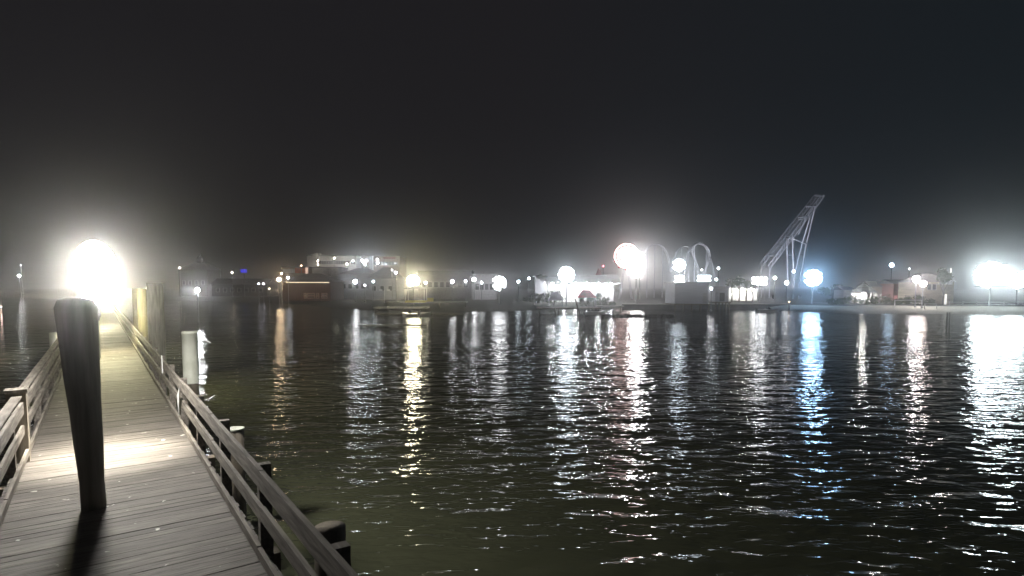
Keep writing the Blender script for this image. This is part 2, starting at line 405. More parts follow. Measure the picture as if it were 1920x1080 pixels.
def bank(px, py, D, wm, hm, nx, ny, I, col, label, group='floodlight masts along the far shore', az=0.0, tilt=8, hr=None, gz=None):
    """a mast with a frame of floodlight heads aimed over the water"""
    I = I * KB; wm *= .92; hm *= .92
    p = at(px, py, D)
    g0 = max(ground(p.x, p.y), -.6) if gz is None else gz
    g = thing('floodlight_mast', (p.x, p.y, g0), label, 'floodlights', group, math.atan2(p.x, p.y)*-1 + az)
    h = p.z - g0
    MB().tube([(0, .25, 0), (0, .25, h + hm/2)], .16, 10, r1=.1).build('mast', METAL, g)
    fr = MB()
    for j in range(ny):
        z = h + (j - (ny-1)/2) * hm / max(ny-1, 1)
        fr.box((-wm/2, .12, z - .04), (wm/2, .2, z + .04))
    fr.build('frame', METAL, g)
    r = hr or .42 * min(wm / max(nx-1, 1), hm / max(ny-1, 1))
    if nx < 3 or ny < 3 or wm > 2*hm:
        cells = [((i-(nx-1)/2)*wm/max(nx-1, 1), (j-(ny-1)/2)*hm/max(ny-1, 1)) for i in range(nx) for j in range(ny)]
    else:                                            # round cluster: heads packed in rings
        cells = [(0, 0)]; nr_ = max(2, round(ny/2)); st = min(wm, hm)/2/nr_
        for q in range(1, nr_+1):
            cells += [(q*st*math.cos(2*math.pi*k/(6*q)), q*st*math.sin(2*math.pi*k/(6*q))) for k in range(6*q)]
        rb = random.Random(int(px * 7 + py))
        cells = [(c_[0] + rb.uniform(-.1, .1)*st, c_[1] + rb.uniform(-.1, .1)*st) for k_, c_ in enumerate(cells) if k_ < len(cells) - 6*nr_ or rb.random() > .12]
        r = st*.54
    L = I / (len(cells)*math.pi*r*r)
    M_ = glow(col, L)
    for (x, zz_) in cells:
        if 1:
            z = h + zz_
            T = Matrix.Translation((x, 0, z)) @ Matrix.Rotation(R(90 - tilt), 4, 'X')
            hb = MB().lathe((0, 0, 0), [(r*.45, -r*.5), (r*.9, -r*.15), (r*1.04, .1)], 12); hb.v = [T @ v for v in hb.v]
            # open front: drop the cap face
            hb.f = hb.f[:-1]
            ho = hb.build('floodlight', DARK, g)
            ln = MB().lathe((0, 0, 0), [(r*.97, .03), (r*.8, .09), (r*.3, .14)], 14); ln.v = [T @ v for v in ln.v]
            ln.build('lens', M_, ho, True)
    return g

WW = (.95, .97, 1.0); CW = (.8, .92, 1.0); BW = (.55, .78, 1.0); WM = (1.0, .9, .7); OR = (1.0, .62, .3)
street(36, 517, 205, .8, 900, WW, 'white lamp at the far left with a dim lamp just above it')
street(39, 497, 215, .3, 60, WW, 'dim lamp at the far left directly above a brighter white one')
street(2, 575, 120, .25, 15, (1, .7, .6), 'dim reddish lamp at the left edge of the view, low over the water', gz=-.5)
street(275, 540, 90, .2, 22, WM, 'tiny lamp beside the tall grey piling', gz=-.5)
street(337, 502, 210, .4, 130, WM, 'small warm lamp beside the dim cupola roof')
street(370, 544, 75, .5, 1300, WW, 'bright white lamp on a thin pole above the white sleeved piling', gz=-.6)
street(435, 511, 200, .5, 150, (1, .85, .65), 'small warm lamp left of the blue light')
street(485, 532, 160, .32, 50, (.85, .85, 1), 'left one of two tiny bluish white lamps side by side')
street(494, 532, 160, .36, 60, (.85, .85, 1), 'right one of two tiny bluish white lamps side by side')
street(523, 524, 140, .8, 1000, (1, .74, .46), 'orange lamp on a thin pole in front of the red brown hall')
street(528, 513, 142, .3, 60, (1, .7, .45), 'small orange lamp above the large orange one by the hall')
street(540, 521, 146, .55, 200, (.85, .9, 1), 'bluish white lamp beside the orange lamp by the hall')
street(505, 541, 138, .22, 20, (1, .85, .6), 'faint warm lamp lower left of the orange lamp')
street(666, 528, 140, .9, 1000, WW, 'white lamp in front of the dark roofed hall under the hotel')
street(684, 535, 138, .34, 60, WW, 'small lamp just right of and below the white lamp under the hotel')
street(700, 528, 146, .45, 150, CW, 'white lamp between the dark roofed hall and the gabled house')
street(742, 511, 150, .55, 150, WW, 'white lamp at the right end of the gabled roof below the hotel')
street(735, 506, 152, .25, 30, WW, 'tiny lamp upper left of the white lamp at the gabled roof end')
bank(775, 527, 112, 2.0, 2.6, 3, 4, 2100, (1, .91, .62), 'large yellow white light above the lit yellow dock shelter', gz=1.5, hr=.4)
street(798, 530, 112, .5, 120, (1, .93, .7), 'small warm lamp at the right side of the yellow white light', gz=1.5)
street(848, 528, 150, .8, 600, WW, 'white lamp left in the row of lamps under the long flat roof')
street(873, 527, 150, .5, 200, WW, 'white lamp in the middle of the row under the long flat roof')
street(889, 524, 150, .9, 900, WW, 'tall white lamp right in the row under the long flat roof')
street(903, 530, 150, .5, 200, WW, 'white lamp squeezed between the row and the large white floodlights')
bank(936, 531, 120, 2.6, 2.6, 4, 4, 420, WW, 'large round white floodlight cluster right of the long flat roof', hr=.38)
street(972, 528, 140, .6, 300, CW, 'white lamp left one of the pair right of the large white floodlights')
street(992, 522, 140, .5, 240, CW, 'white lamp right one of the pair, left of the small dark hut')
bank(1062, 515, 116, 2.8, 3.4, 4, 5, 700, (.8, .93, 1), 'very bright bluish white floodlights over the left end of the long white tent', hr=.38)
street(1131, 499, 165, .32, 45, (1, .12, .18), 'small red beacon on top of the cone tower', name='beacon_lamp', cat='beacon', group=None)
bank(1200, 481, 165, 2.2, 2.2, 3, 3, 1900, WW, 'white floodlights at upper right of the glowing ride wheel', hr=.45)
bank(1193, 507, 135, 3.2, 2.6, 4, 4, 2300, (1, .96, .92), 'white floodlights below and right of the glowing ride wheel', hr=.42)
bank(1273, 497, 150, 3.0, 2.8, 4, 4, 800, CW, 'cyan white floodlights between the roller coaster arches', hr=.42)
bank(1274, 524, 145, 1.6, 1.2, 3, 2, 700, WW, 'lower white floodlights under the cyan ones by the coaster', hr=.4)
bank(1320, 522, 150, 2.8, 1.0, 5, 2, 350, CW, 'low wide row of white floodlights under the tall coaster arch', hr=.36)
street(1347, 503, 160, .6, 190, CW, 'single white lamp right of the tall coaster arch')
street(1316, 506, 158, .35, 70, WW, 'small square white lamp inside the foot of the tall coaster arch')
street(1334, 541, 104, .3, 220, WW, 'small white lamp between the grey pavilion and its annex', gz=.2)
street(1343, 524, 150, .6, 180, CW, 'white lamp over the right part of the pale grey pavilion')
bank(1424, 527, 140, 2.8, 1.2, 4, 2, 800, WW, 'white floodlights at the left foot of the steel ride tower', hr=.42)
street(1453, 521, 150, .75, 300, WW, 'white lamp between the left foot of the ride tower and its legs')
street(1475, 530, 145, .9, 380, WW, 'white lamp in front of the ride tower legs, low')
street(1488, 509, 170, .7, 260, (.7, .8, 1), 'bluish lamp right at the foot of the ride tower legs')
street(1480, 566, 112, .16, 12, OR, 'tiny orange lamp near the waterline below the ride tower', gz=.1)
bank(1524, 521, 120, 3.0, 3.2, 4, 4, 2100, (.38, .66, 1), 'intense blue white floodlights right of the steel ride tower', hr=.42)
street(1672, 497, 150, .9, 900, BW, 'bluish white lamp high over the dark trees right of the gazebo')
street(1705, 504, 150, .25, 35, CW, 'tiny lamp above the warm double lamp on the beach')
street(1718, 523, 107.5, 1.1, 1700, (1, .95, .95), 'upper lamp of the warm white pair left of the balcony house')
street(1731, 532, 106.5, 1.0, 1000, (1, .85, .8), 'lower right lamp of the warm white pair left of the balcony house')
bank(1858, 516, 109, 5.0, 4.6, 6, 6, 3600, (.84, .97, 1), 'huge white floodlight bank on the beach, the largest light on the right', hr=.42, tilt=24)
bank(1908, 524, 110, 3.0, 3.0, 4, 4, 1700, (.84, .97, 1), 'second white floodlight bank at the right edge of the view', hr=.42, tilt=24)
# added, unseen upward floodlights that brighten the steel tower and the coaster
def uplight(px, D, aim, I, col, label):
    p = at(px, 540, D); gz_ = ground(p.x, p.y)
    g = thing('added_floodlight', (p.x, p.y, gz_), label, 'floodlight', 'added ground floodlights that brighten the rides')
    d = (Vector(aim) - Vector((p.x, p.y, gz_ + .6))).normalized()
    q = d.to_track_quat('Z', 'Y').to_matrix().to_4x4(); q.translation = (0, 0, .6)
    a = MB().lathe((0, 0, 0), [(.3, -.4), (.45, -.1), (.5, .3)], 14); a.v = [q @ v for v in a.v]; a.f = a.f[:-1]
    h = a.build('housing', DARK, g)
    b = MB().lathe((0, 0, 0), [(.44, .0), (.3, .04)], 14); b.v = [q @ v for v in b.v]
    b.build('lens', glow(col, I/(math.pi*.44**2)), h)
    MB().box((-.3, -.3, 0), (.3, .3, .18)).build('foot', DARK, g)

# ------------------------------------------------------------ buildings
def windows(g, x0, x1, z0, z1, nx, nz, y, ww, wh, m=None, name='window'):
    for j in range(nz):
        for i in range(nx):
            cx = x0 + (x1-x0)*(i+.5)/nx; cz = z0 + (z1-z0)*(j+.5)/nz
            f = MB()
            f.box((cx-ww/2-.08, y-.06, cz-wh/2-.08), (cx+ww/2+.08, y-.002, cz-wh/2))
            f.box((cx-ww/2-.08, y-.06, cz+wh/2), (cx+ww/2+.08, y-.002, cz+wh/2+.08))
            f.box((cx-ww/2-.08, y-.06, cz-wh/2), (cx-ww/2, y-.002, cz+wh/2))
            f.box((cx+ww/2, y-.06, cz-wh/2), (cx+ww/2+.08, y-.002, cz+wh/2))
            fo = f.build(name, WHITE, g)
            MB().box((cx-ww/2+.002, y-.03, cz-wh/2+.002), (cx+ww/2-.002, y-.004, cz+wh/2-.002)).build('pane', m or GLASSD, fo)
def bld(px0, px1, pyt, D, depth, wall, label, name='building', cat='building', roof='flat', roofm=None, rh=0, over=.4, gz=None, group=None):
    a = at(px0, pyt, D); b = at(px1, pyt, D); x0, x1, zt = a.x, b.x, a.z
    cx = (x0+x1)/2; g0 = GZ - .1 if gz is None else gz
    g = thing(name, (cx, D, g0), label, cat, group)
    hw = (x1-x0)/2; h = zt - g0 - rh
    MB().box((-hw, 0, 0), (hw, depth, h)).build('wall', wall, g)
    rm = roofm or ROOFG
    if roof == 'flat':
        o = MB().box((-hw-.15, -.15, h), (hw+.15, depth+.15, h+.25))
        o.build('roof', rm, g)
    elif roof == 'hip':
        i = min(depth/2, hw*.7); e = over
        MB().poly([(-hw-e, -e, h), (hw+e, -e, h), (hw+e, depth+e, h), (-hw-e, depth+e, h), (-hw+i, depth/2, h+rh), (hw-i, depth/2, h+rh)],
                  [(0, 1, 5, 4), (1, 2, 5), (2, 3, 4, 5), (3, 0, 4), (3, 2, 1, 0)]).build('roof', rm, g)
    elif roof == 'gable':   # ridge along x
        e = over
        MB().poly([(-hw-e, -e, h), (hw+e, -e, h), (hw+e, depth+e, h), (-hw-e, depth+e, h), (-hw-e, depth/2, h+rh), (hw+e, depth/2, h+rh)],
                  [(0, 1, 5, 4), (1, 2, 5), (2, 3, 4, 5), (3, 0, 4), (3, 2, 1, 0)]).build('roof', rm, g)
    elif roof == 'front_gable':
        e = over
        MB().poly([(-hw-e, -e, h), (hw+e, -e, h), (0, -e, h+rh), (-hw-e, depth+e, h), (hw+e, depth+e, h), (0, depth+e, h+rh)],
                  [(0, 1, 2), (5, 4, 3), (0, 2, 5, 3), (2, 1, 4, 5), (1, 0, 3, 4)]).build('roof', rm, g)
    return g, hw, h

# hotel
g, hw, h = bld(576, 668, 480, 215, 16, STUCCO, 'long dim grey hotel block with a green roof edge and a stair tower', name='hotel', roofm=mat('green_roof', (.16, .2, .15), .9))
windows(g, -hw+3.4, hw-.5, 3.5, h-.6, 16, 3, 0, .9, 1.2)
MB().box((-hw+2.2, -.8, h - 1.5), (-hw+4.4, 3, h+1.0)).build('tower', STUCCO, g)
g, hw, h = bld(669, 749, 481, 222, 14, PINK, 'pinkish hotel wing right of the bluish lights with a pale flat roof', name='hotel', roofm=STUCCO)
windows(g, -hw+6, hw-.8, 3.5, h-.8, 8, 3, 0, 1.0, 1.2)
MB().box((-hw+5, -1.2, 0), (-hw+6.2, 0, h+.2)).build('pier_wall', WHITE, g)
MB().box((hw-6, -.3, h-.9), (hw-1.5, -.02, h-.15)).build('red_band', mat('red_band', (.4, .1, .08), .8), g)
for px, py, r, I, c, lb in ((596, 489, .3, 35, WM, 'upper of two tiny warm lamps by the hotel stair tower'),
                 (596, 496, .3, 35, WM, 'lower of two tiny warm lamps by the hotel stair tower'),
                 (627, 484, .3, 45, WM, 'tiny warm lamp over the middle of the long hotel block'),
                 (651, 495, .4, 100, WM, 'small warm lamp low on the right half of the hotel facade'),
                 (662, 489, .42, 140, WW, 'white lamp high on the right half of the hotel facade'),
                 (679, 489, .5, 160, CW, 'left bluish lamp of the cluster between the hotel blocks'),
                 (687, 489, .5, 160, CW, 'right upper bluish lamp of the cluster between the hotel blocks'),
                 (684, 495, .5, 160, CW, 'lowest bluish lamp of the cluster between the hotel blocks'),
                 (708, 487, .4, 130, WW, 'upper of two stacked white lamps on the hotel wing'),
                 (708, 493, .4, 130, WW, 'lower of two stacked white lamps on the hotel wing')):
    street(px, py, 206, r, I*6, c, lb, name='facade_lamp', cat='lamp', group='lamps before the hotel')
# red brown hall with hip roof
g, hw, h = bld(528, 619, 512, 150, 12, REDB, 'red brown hall with a dark hip roof and a lit eave', name='hall', roof='hip', roofm=ROOF, rh=2.2, over=1.0)
MB().box((-hw+1.5, -1.12, h-.28), (hw, -1.02, h-.08)).build('eave_light', glow((1, .8, .55), 1.5), g)
for x, ww in ((-hw*.05, .5), (hw*.2, 1.7), (hw*.47, .5), (hw*.74, 1.3)):
    f = MB(); z0, z1 = .6, 2.0
    f.box((x-ww/2-.1, -.1, z0), (x-ww/2, -.01, z1)); f.box((x+ww/2, -.1, z0), (x+ww/2+.1, -.01, z1))
    f.box((x-ww/2, -.1, z1-.1), (x+ww/2, -.01, z1)); f.box((x-ww/2, -.1, z0), (x+ww/2, -.01, z0+.1))
    f.box((x-ww/2, -.09, (z0+z1)/2-.05), (x+ww/2, -.01, (z0+z1)/2+.05))
    fo = f.build('window', mat('tan_trim', (.6, .42, .3), .7), g)
    MB().box((x-ww/2+.01, -.05, z0+.1), (x+ww/2-.01, -.012, z1-.1)).build('pane', glow((.5, .22, .12), .09), fo)
# orange sign wall and white wall behind
g, hw, h = bld(529, 578, 501.5, 165, 3, mat('tan_wall', (.45, .38, .3), .8), 'low hall with a lit orange and white roof band behind the red brown hall', name='shop_building')
MB().box((0, -.25, h-1.6), (hw, -.02, h-.1)).build('orange_band', ORANGE, g)
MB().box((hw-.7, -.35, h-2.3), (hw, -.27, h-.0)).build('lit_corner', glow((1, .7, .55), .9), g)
MB().box((-hw, -.2, h-1.5), (0, -.02, h-.4)).build('pale_band', WHITE, g)
street(565, 498, 158, .25, 40, (1, .6, .35), 'tiny orange lamp above the orange roof band')
g, hw, h = bld(579, 634, 502, 170, 10, mat('grey_white_wall', (.6, .58, .56), .8, scale=.5), 'pale windowless hall between the orange band and the dark roofs', name='warehouse', roofm=ROOFG)
MB().box((-1, -.06, 0), (1.2, -.003, 2.4)).build('door', GREYW, g)
g, hw, h = bld(634, 702, 501, 165, 14, GREYW, 'grey hall with a wide dark pinkish roof below the hotel', name='hall', roof='hip', roofm=mat('pinkish_roof', (.22, .17, .17), .9), rh=2.0)
windows(g, -hw+.6, hw-.6, 1.0, h-.6, 5, 1, 0, 1.1, 1.3)
g, hw, h = bld(690, 742, 500, 160, 12, GREYW, 'dark house with a broad gabled roof below the hotel wing', name='house', roof='hip', roofm=ROOFG, rh=3.2)
windows(g, -hw+.5, hw-.5, 1.0, h-.5, 3, 1, 0, 1.0, 1.3)
# long flat roofs
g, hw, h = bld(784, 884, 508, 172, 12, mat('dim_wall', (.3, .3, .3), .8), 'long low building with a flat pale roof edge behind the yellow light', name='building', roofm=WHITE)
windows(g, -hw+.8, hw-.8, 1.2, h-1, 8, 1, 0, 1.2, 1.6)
g, hw, h = bld(886, 930, 515, 160, 10, mat('lit_white_wall', (.7, .68, .7), .8), 'white fronted low building left of the large white floodlights', roofm=WHITE)
windows(g, -hw+.6, hw-.6, .9, h-.6, 4, 1, 0, 1.0, 1.6)
# small dark hut
g, hw, h = bld(1003, 1024, 514, 135, 3, GREYW, 'small grey kiosk left of the long white tent', name='kiosk', cat='kiosk', roof='front_gable', rh=.5)
MB().box((-.9, -.05, 1.0), (.9, -.003, 2.1)).build('counter_window', GLASSD, g)

# long white tent
g0 = GZ
def tent(px0, px1, pl, pr, D, label, bays):
    a = at(px0, pl, D); b = at(px1, pr, D)
    g = thing('marquee_tent', (a.x, D, g0), label, 'tent')
    Wd = b.x - a.x; dp = 9; hl = a.z - g0; hr_ = b.z - g0; el, er = hl*.82, hr_*.62
    MB().poly([(0, 0, el), (Wd, 0, er + .35), (Wd, dp, er), (0, dp, el), (0, dp/2, hl), (Wd, dp/2, hr_)],
              [(0, 1, 5, 4), (3, 4, 5, 2), (0, 4, 3), (1, 2, 5)]).build('canvas_roof', CANVAS, g)
    MB().box((.1, dp-.12, 0), (Wd-.1, dp-.02, min(el, er))).build('back_wall', CANVAS, g)
    for i in range(bays + 1):
        x = .15 + (Wd-.3)*i/bays
        MB().tube([(x, .15, 0), (x, .15, el + (er+.35-el)*i/bays - .06)], .07, 6).build('pole', METAL, g)
    for i in range(bays):
        x = .15 + (Wd-.3)*(i+.5)/bays
        sh = MB().ball((x, dp*.5, min(el, er)+.2), .22, 10, 6).build('hanging_lamp', glow((.95, .98, 1), 80 / (math.pi*.22**2)), g, True)
    return g
tent(1026, 1165, 519, 513, 128, 'long brightly lit white tent behind the red canopy', 6)
# cone tower
p = at(1131, 501, 165)
g = thing('cone_tower', (p.x - 1.2, 165.5, GZ), 'small cone roofed tower under the red beacon', 'tower')
H = p.z - GZ
MB().lathe((0, 0, 0), [(1.3, 0), (1.3, H*.55), (1.32, H*.56)], 14).build('wall', WHITE, g)
MB().lathe((0, 0, H*.56+.01), [(1.8, 0), (.9, H*.2), (.15, H*.4)], 14).build('roof', mat('pink_roof', (.5, .22, .24), .8), g)
# red canopy on the dock, lilac canopy
def canopy(px0, px1, pt, pb, D, m, label, gz, slope=.5):
    a = at(px0, pb, D); b = at(px1, pt, D); hw = (b.x-a.x)/2
    g = thing('canopy', ((a.x+b.x)/2, D, gz), label, 'canopy', 'canvas canopies on the docks')
    z0, z1 = a.z-gz, b.z-gz; t = slope*hw
    MB().poly([(-hw, -hw*.6, z0), (hw, -hw*.6, z0), (hw, hw*.6, z0), (-hw, hw*.6, z0), (-t, 0, z1), (t*.6, 0, z1)],
              [(0, 1, 5, 4), (1, 2, 5), (2, 3, 4, 5), (3, 0, 4), (3, 2, 1, 0)]).build('canvas', m, g)
    for x in (-1, 1):
        for y in (-1, 1):
            MB().tube([(x*hw*.9, y*hw*.5, 0), (x*hw*.9, y*hw*.5, z0)], .05, 6).build('leg', METAL, g)
canopy(1083, 1118, 544, 558, 112, REDC, 'bright red canopy in front of the long white tent', .9)
canopy(1028, 1056, 547, 563, 113, mat('lilac_canvas', (.42, .38, .55), .8), 'dull lilac canopy left of the bright red one', .9)

# pale grey pavilion on pilings
def pav(px0, px1, pt, pb, D, label, m, cat='pavilion'):
    a = at(px0, pt, D); b = at(px1, pb, D); z0 = b.z
    g = thing('pavilion', ((a.x+b.x)/2, D, 0), label, cat)
    hw = (b.x-a.x)/2
    MB().box((-hw, 0, z0+.15), (hw, 7, a.z)).build('wall', m, g)
    MB().box((-hw-.2, -.25, a.z+.002), (hw+.2, 7.2, a.z+.22)).build('roof', GREYW, g)
    MB().box((-hw-.3, -.6, z0-.1), (hw+.3, 7.3, z0+.14)).build('platform', PILE, g)
    for i in range(5):
        x = -hw + 2*hw*i/4
        MB().tube([(x, -.3, -.6), (x, -.3, z0-.1)], .17, 8).build('piling', PILE, g)
    return g, hw, z0
PAVM = mat('lavender_siding', (.5, .5, .56), .8, scale=.5, stretch=(.4, .4, 6), col2=(.42, .42, .48))
g, hw, z0 = pav(1266, 1328, 531, 571, 112, 'pale grey windowless pavilion on dark pilings below the coaster', PAVM)
MB().box((hw-1.1, -.05, z0+.2), (hw-.3, -.003, z0+2.2)).build('door', GREYW, g)
g, hw, z0 = pav(1342, 1366, 539, 567, 116, 'smaller grey annex right of the pale grey pavilion', GREYW)
MB().box((-.5, -.05, z0+.2), (.5, -.003, z0+1.9)).build('door', DARK, g)
MB().box((-hw-1.5, -.3, z0-.06), (-hw-.32, 3, z0+.1)).build('gangway', PILE, g)

# lit white tent behind tree trunks
a = at(1366, 528, 150); b = at(1420, 528, 150)
g = thing('market_tent', ((a.x+b.x)/2, 150, GZ), 'lit white tent seen between dark tree trunks', 'tent')
hw = (b.x-a.x)/2
MB().box((-hw, 0, 0), (hw, .2, 3.3)).build('back_wall', CANVAS, g)
MB().poly([(-hw, -5, 3.2), (hw, -5, 3.2), (hw, .3, 3.2), (-hw, .3, 3.2), (-hw*.8, -2.4, 4.2), (hw*.8, -2.4, 4.2)],
          [(0, 1, 5, 4), (1, 2, 5), (2, 3, 4, 5), (3, 0, 4)]).build('canvas_roof', CANVAS, g)
for x in (-.6, 0, .6):
    MB().ball((x*hw, -1.6, 2.7), .16, 10, 6).build('hanging_lamp', glow((1, .97, .88), 45/(math.pi*.0256)), g, True)
for x in (-1, -.33, .33, 1):
    MB().tube([(x*hw*.97, -4.9, 0), (x*hw*.97, -4.9, 3.2)], .06, 6).build('pole', METAL, g)

# gazebo
p = at(1620, 541, 130)
g = thing('gazebo', (p.x, 130, GZ), 'octagonal gazebo with a grey roof and glowing white inside', 'gazebo')
MB().lathe((0, 0, 2.25), [(2.9, 0), (2.7, .12), (1.5, .95), (1.4, 1.15), (.2, 1.9), (.05, 2.4)], 8).build('roof', ROOFG, g)
for k in range(8):
    t = 2*math.pi*(k+.5)/8
    MB().tube([(2.3*math.cos(t), 2.3*math.sin(t), 0), (2.3*math.cos(t), 2.3*math.sin(t), 2.25)], .09, 6).build('column', WHITE, g)
MB().lathe((0, 0, 0), [(2.6, 0), (2.6, .25), (2.5, .3)], 8).build('floor', CONC, g)
MB().ball((0, 0, 1.75), .42, 12, 8).build('hanging_lamp', glow((1, .98, .92), 130/(math.pi*.42**2)), g, True)
MB().box((-1.6, 1.5, .3), (1.6, 1.6, 2.0)).build('back_panel', WHITE, g)
# dim cottage with lit windows right of gazebo
g, hw, h = bld(1635, 1662, 527, 134, 5, mat('cottage_wall', (.3, .24, .22), .8), 'dim cottage with two faint lit windows right of the gazebo', name='cottage', cat='cottage', roof='gable', rh=1.3)
windows(g, -hw+.2, hw-.2, .7, 2.0, 2, 1, 0, .7, 1.0, glow((1, .8, .72), .35))
g, hw, h = bld(1582, 1600, 537, 134, 4, GREYW, 'narrow dim cabin with a faint window left of the gazebo', name='cabin', cat='cabin', roof='gable', rh=.8)
windows(g, -hw+.1, hw-.1, .6, 1.7, 1, 1, 0, .5, .8, glow((.8, .9, 1), .35))
# reddish shop front
g, hw, h = bld(1676, 1712, 524, 130, 6, mat('red_shop_wall', (.32, .12, .1), .8), 'low reddish shop left of the warm white lamp pair', name='shop_building', roof='gable', rh=.9)
MB().box((-hw+.2, -.06, .9), (-hw+.9, -.003, 1.7)).build('lit_window', glow((1, .35, .3), .5), g)
# house with balcony
g, hw, h = bld(1735, 1790, 512, 118, 8, BEIGE, 'beige two storey house with a lit white balcony', name='house', cat='house', roof='hip', rh=1.8)
a = at(1760, 522, 117); b = at(1784, 532, 117)
bx0, bx1 = a.x - g.location.x, b.x - g.location.x; zb, zt = b.z - g.location.z, a.z - g.location.z + .3
bl = MB()
bl.box((bx0, -1.3, zb-.15), (bx1, -.002, zb)); bl.box((bx0, -1.3, zt), (bx1, -1.2, zt+.1)); bl.box((bx0, -1.3, zb), (bx1, -1.24, zb+.35))
for i in range(6):
    x = bx0 + .05 + (bx1-bx0-.1)*i/5; bl.box((x-.04, -1.29, zb), (x+.04, -1.21, zt))
bl.build('balcony', WHITE, g)
MB().box((bx1-.35, -1.25, zt+.1), (bx1-.1, -1.0, zt+1.7)).build('balcony_post', WHITE, g)
MB().ball(((bx0+bx1)/2, -.5, zt+1.3), .14, 8, 6).build('balcony_lamp', glow((1, .95, .85), 25/(math.pi*.0196)), g, True)
MB().box((-hw+2.6, -.08, zb+.1), (-hw+3.0, -.003, zb+1.6)).build('lit_window', glow((1, .93, .85), 1.4), g)
windows(g, -hw+.4, -hw+2.4, 3.0, h-.4, 2, 1, 0, .7, 1.1)
MB().box((hw-2.2, -.08, .1), (hw-1.4, -.003, 2.1)).build('lit_door', glow((1, .97, .9), 1.3), g)
# dark cupola roof on the left
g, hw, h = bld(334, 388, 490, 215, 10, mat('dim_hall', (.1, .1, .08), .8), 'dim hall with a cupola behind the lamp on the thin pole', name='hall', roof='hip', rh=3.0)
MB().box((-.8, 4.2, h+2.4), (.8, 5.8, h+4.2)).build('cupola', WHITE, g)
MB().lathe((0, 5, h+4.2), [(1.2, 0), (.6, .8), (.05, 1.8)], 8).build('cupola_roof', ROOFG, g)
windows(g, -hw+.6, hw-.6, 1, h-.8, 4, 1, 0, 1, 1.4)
# blue lit awning
a = at(457, 508, 200)
g = thing('blue_sign', (a.x, 200, GZ), 'small deep blue lit sign right of the warm lamp', 'sign')
MB().box((-1.0, -.1, a.z-GZ-.6), (1.0, .1, a.z-GZ+.6)).build('sign_panel', glow((.07, .07, 1), .8), g)
MB().tube([(0, .2, 0), (0, .2, a.z-GZ+.5)], .1, 8).build('pole', METAL, g)
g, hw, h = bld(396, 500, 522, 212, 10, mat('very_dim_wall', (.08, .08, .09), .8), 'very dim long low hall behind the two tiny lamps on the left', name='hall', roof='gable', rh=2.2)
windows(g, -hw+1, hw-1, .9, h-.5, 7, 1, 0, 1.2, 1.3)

# ------------------------------------------------------------ docks on the left shore
def dock(px0, px1, py, D, depth, label, m=CONC, step=5.0, th=.25):
    a = at(px0, py, D); b = at(px1, py, D)
    z = max(a.z, .25)
    g = thing('dock', (a.x, D, 0), label, 'dock', 'docks on the far shore')
    Lx = b.x - a.x
    MB().box((0, 0, z-th), (Lx, depth, z)).build('platform', m, g)
    x = .3
    while x < Lx:
        MB().tube([(x, .12, -.6), (x, .12, z-th)], .13, 8).build('piling', PILE, g); x += step
    return g, z
dock(724, 874, 566, 113, 5, 'upper pale walled dock with the yellow lit platform')
dock(700, 800, 576, 104, 4, 'middle dock strip below the yellow light', CONC)
dock(700, 870, 588, 92, 3, 'dim brown dock strip below the pale one', PILE)
dock(670, 800, 613, 66, 1.2, 'lowest thin pale dock strip nearest to the camera, above the yellow reflection', CONC, step=9, th=.12)
# yellow lit platform & shelter
a = at(764, 563, 111.5); b = at(800, 563, 111.5)
g = thing('dock_shelter', ((a.x+b.x)/2, 110, a.z - .9), 'small open shelter with a yellow lit floor at the dock', 'shelter')
hw = (b.x-a.x)/2
MB().box((-hw, -1.2, .5), (hw, 2.2, .9)).build('floor', YEL, g)
for x in (-1, 1):
    for y in (-1.1, 2.1):
        MB().tube([(x*hw*.96, y, .9), (x*hw*.96, y, 3.1)], .08, 6).build('post', WHITE, g)
MB().poly([(-hw-.3, -1.4, 3.1), (hw+.3, -1.4, 3.1), (hw+.3, 2.4, 3.1), (-hw-.3, 2.4, 3.1), (0, .5, 3.9)],
          [(0, 1, 4), (1, 2, 4), (2, 3, 4), (3, 0, 4), (3, 2, 1, 0)]).build('roof', ROOFG, g)
a = at(807, 563, 111)
g = thing('storage_box', (a.x, 111, a.z - .25), 'bright yellow box right of the dock shelter', 'box')
MB().box((-.55, -.4, 0), (.55, .4, .62)).build('body', YEL, g); MB().box((-.6, -.45, .625), (.6, .45, .72)).build('lid', YEL, g)
a = at(721, 567, 112)
g = thing('signal_post', (a.x, 112, a.z-.1), 'thin pale post with two small boards left of the dock shelter', 'post')
MB().tube([(0, 0, 0), (0, 0, 2.5)], .08, 8).build('pole', WHITE, g)
for x in (-.7, .75): MB().box((x-.3, -.05, 2.3), (x+.3, .05, 2.6)).build('board', WHITE, g)
# dock with slanting poles below the tent
dock(1008, 1127, 577, 98, 5, 'brown wooden dock with slanting poles below the red canopy', mat('dock_brown', (.3, .24, .2), .9, scale=1.5), step=3.2)
dock(1120, 1170, 573, 108, 3, 'narrow dock right of the red canopy', CONC, step=4)
for px0, y0, px1, y1, lb in ((1078, 560, 1089, 592, 'slanting pole right below the red canopy'), (1016, 592, 1024, 560, 'slanting pole at the left end of the brown dock'),
                            (1040, 578, 1043, 593, 'short upright pole left below the lilac canopy'), (1104, 577, 1105, 592, 'left of two upright poles below the red canopy'), (1110, 577, 1111, 592, 'right of two upright poles below the red canopy')):
    a = at(px0, y0, 97.7); b = at(px1, y1, 97)
    g = thing('mooring_pole', (b.x, 97, -.3), lb, 'pole', 'mooring poles at the brown dock')
    o = Vector((b.x, 97, -.3))
    MB().tube([Vector((b.x, 97, min(b.z, -.3))) - o, a - o], .14, 8).build('shaft', PILE, g)
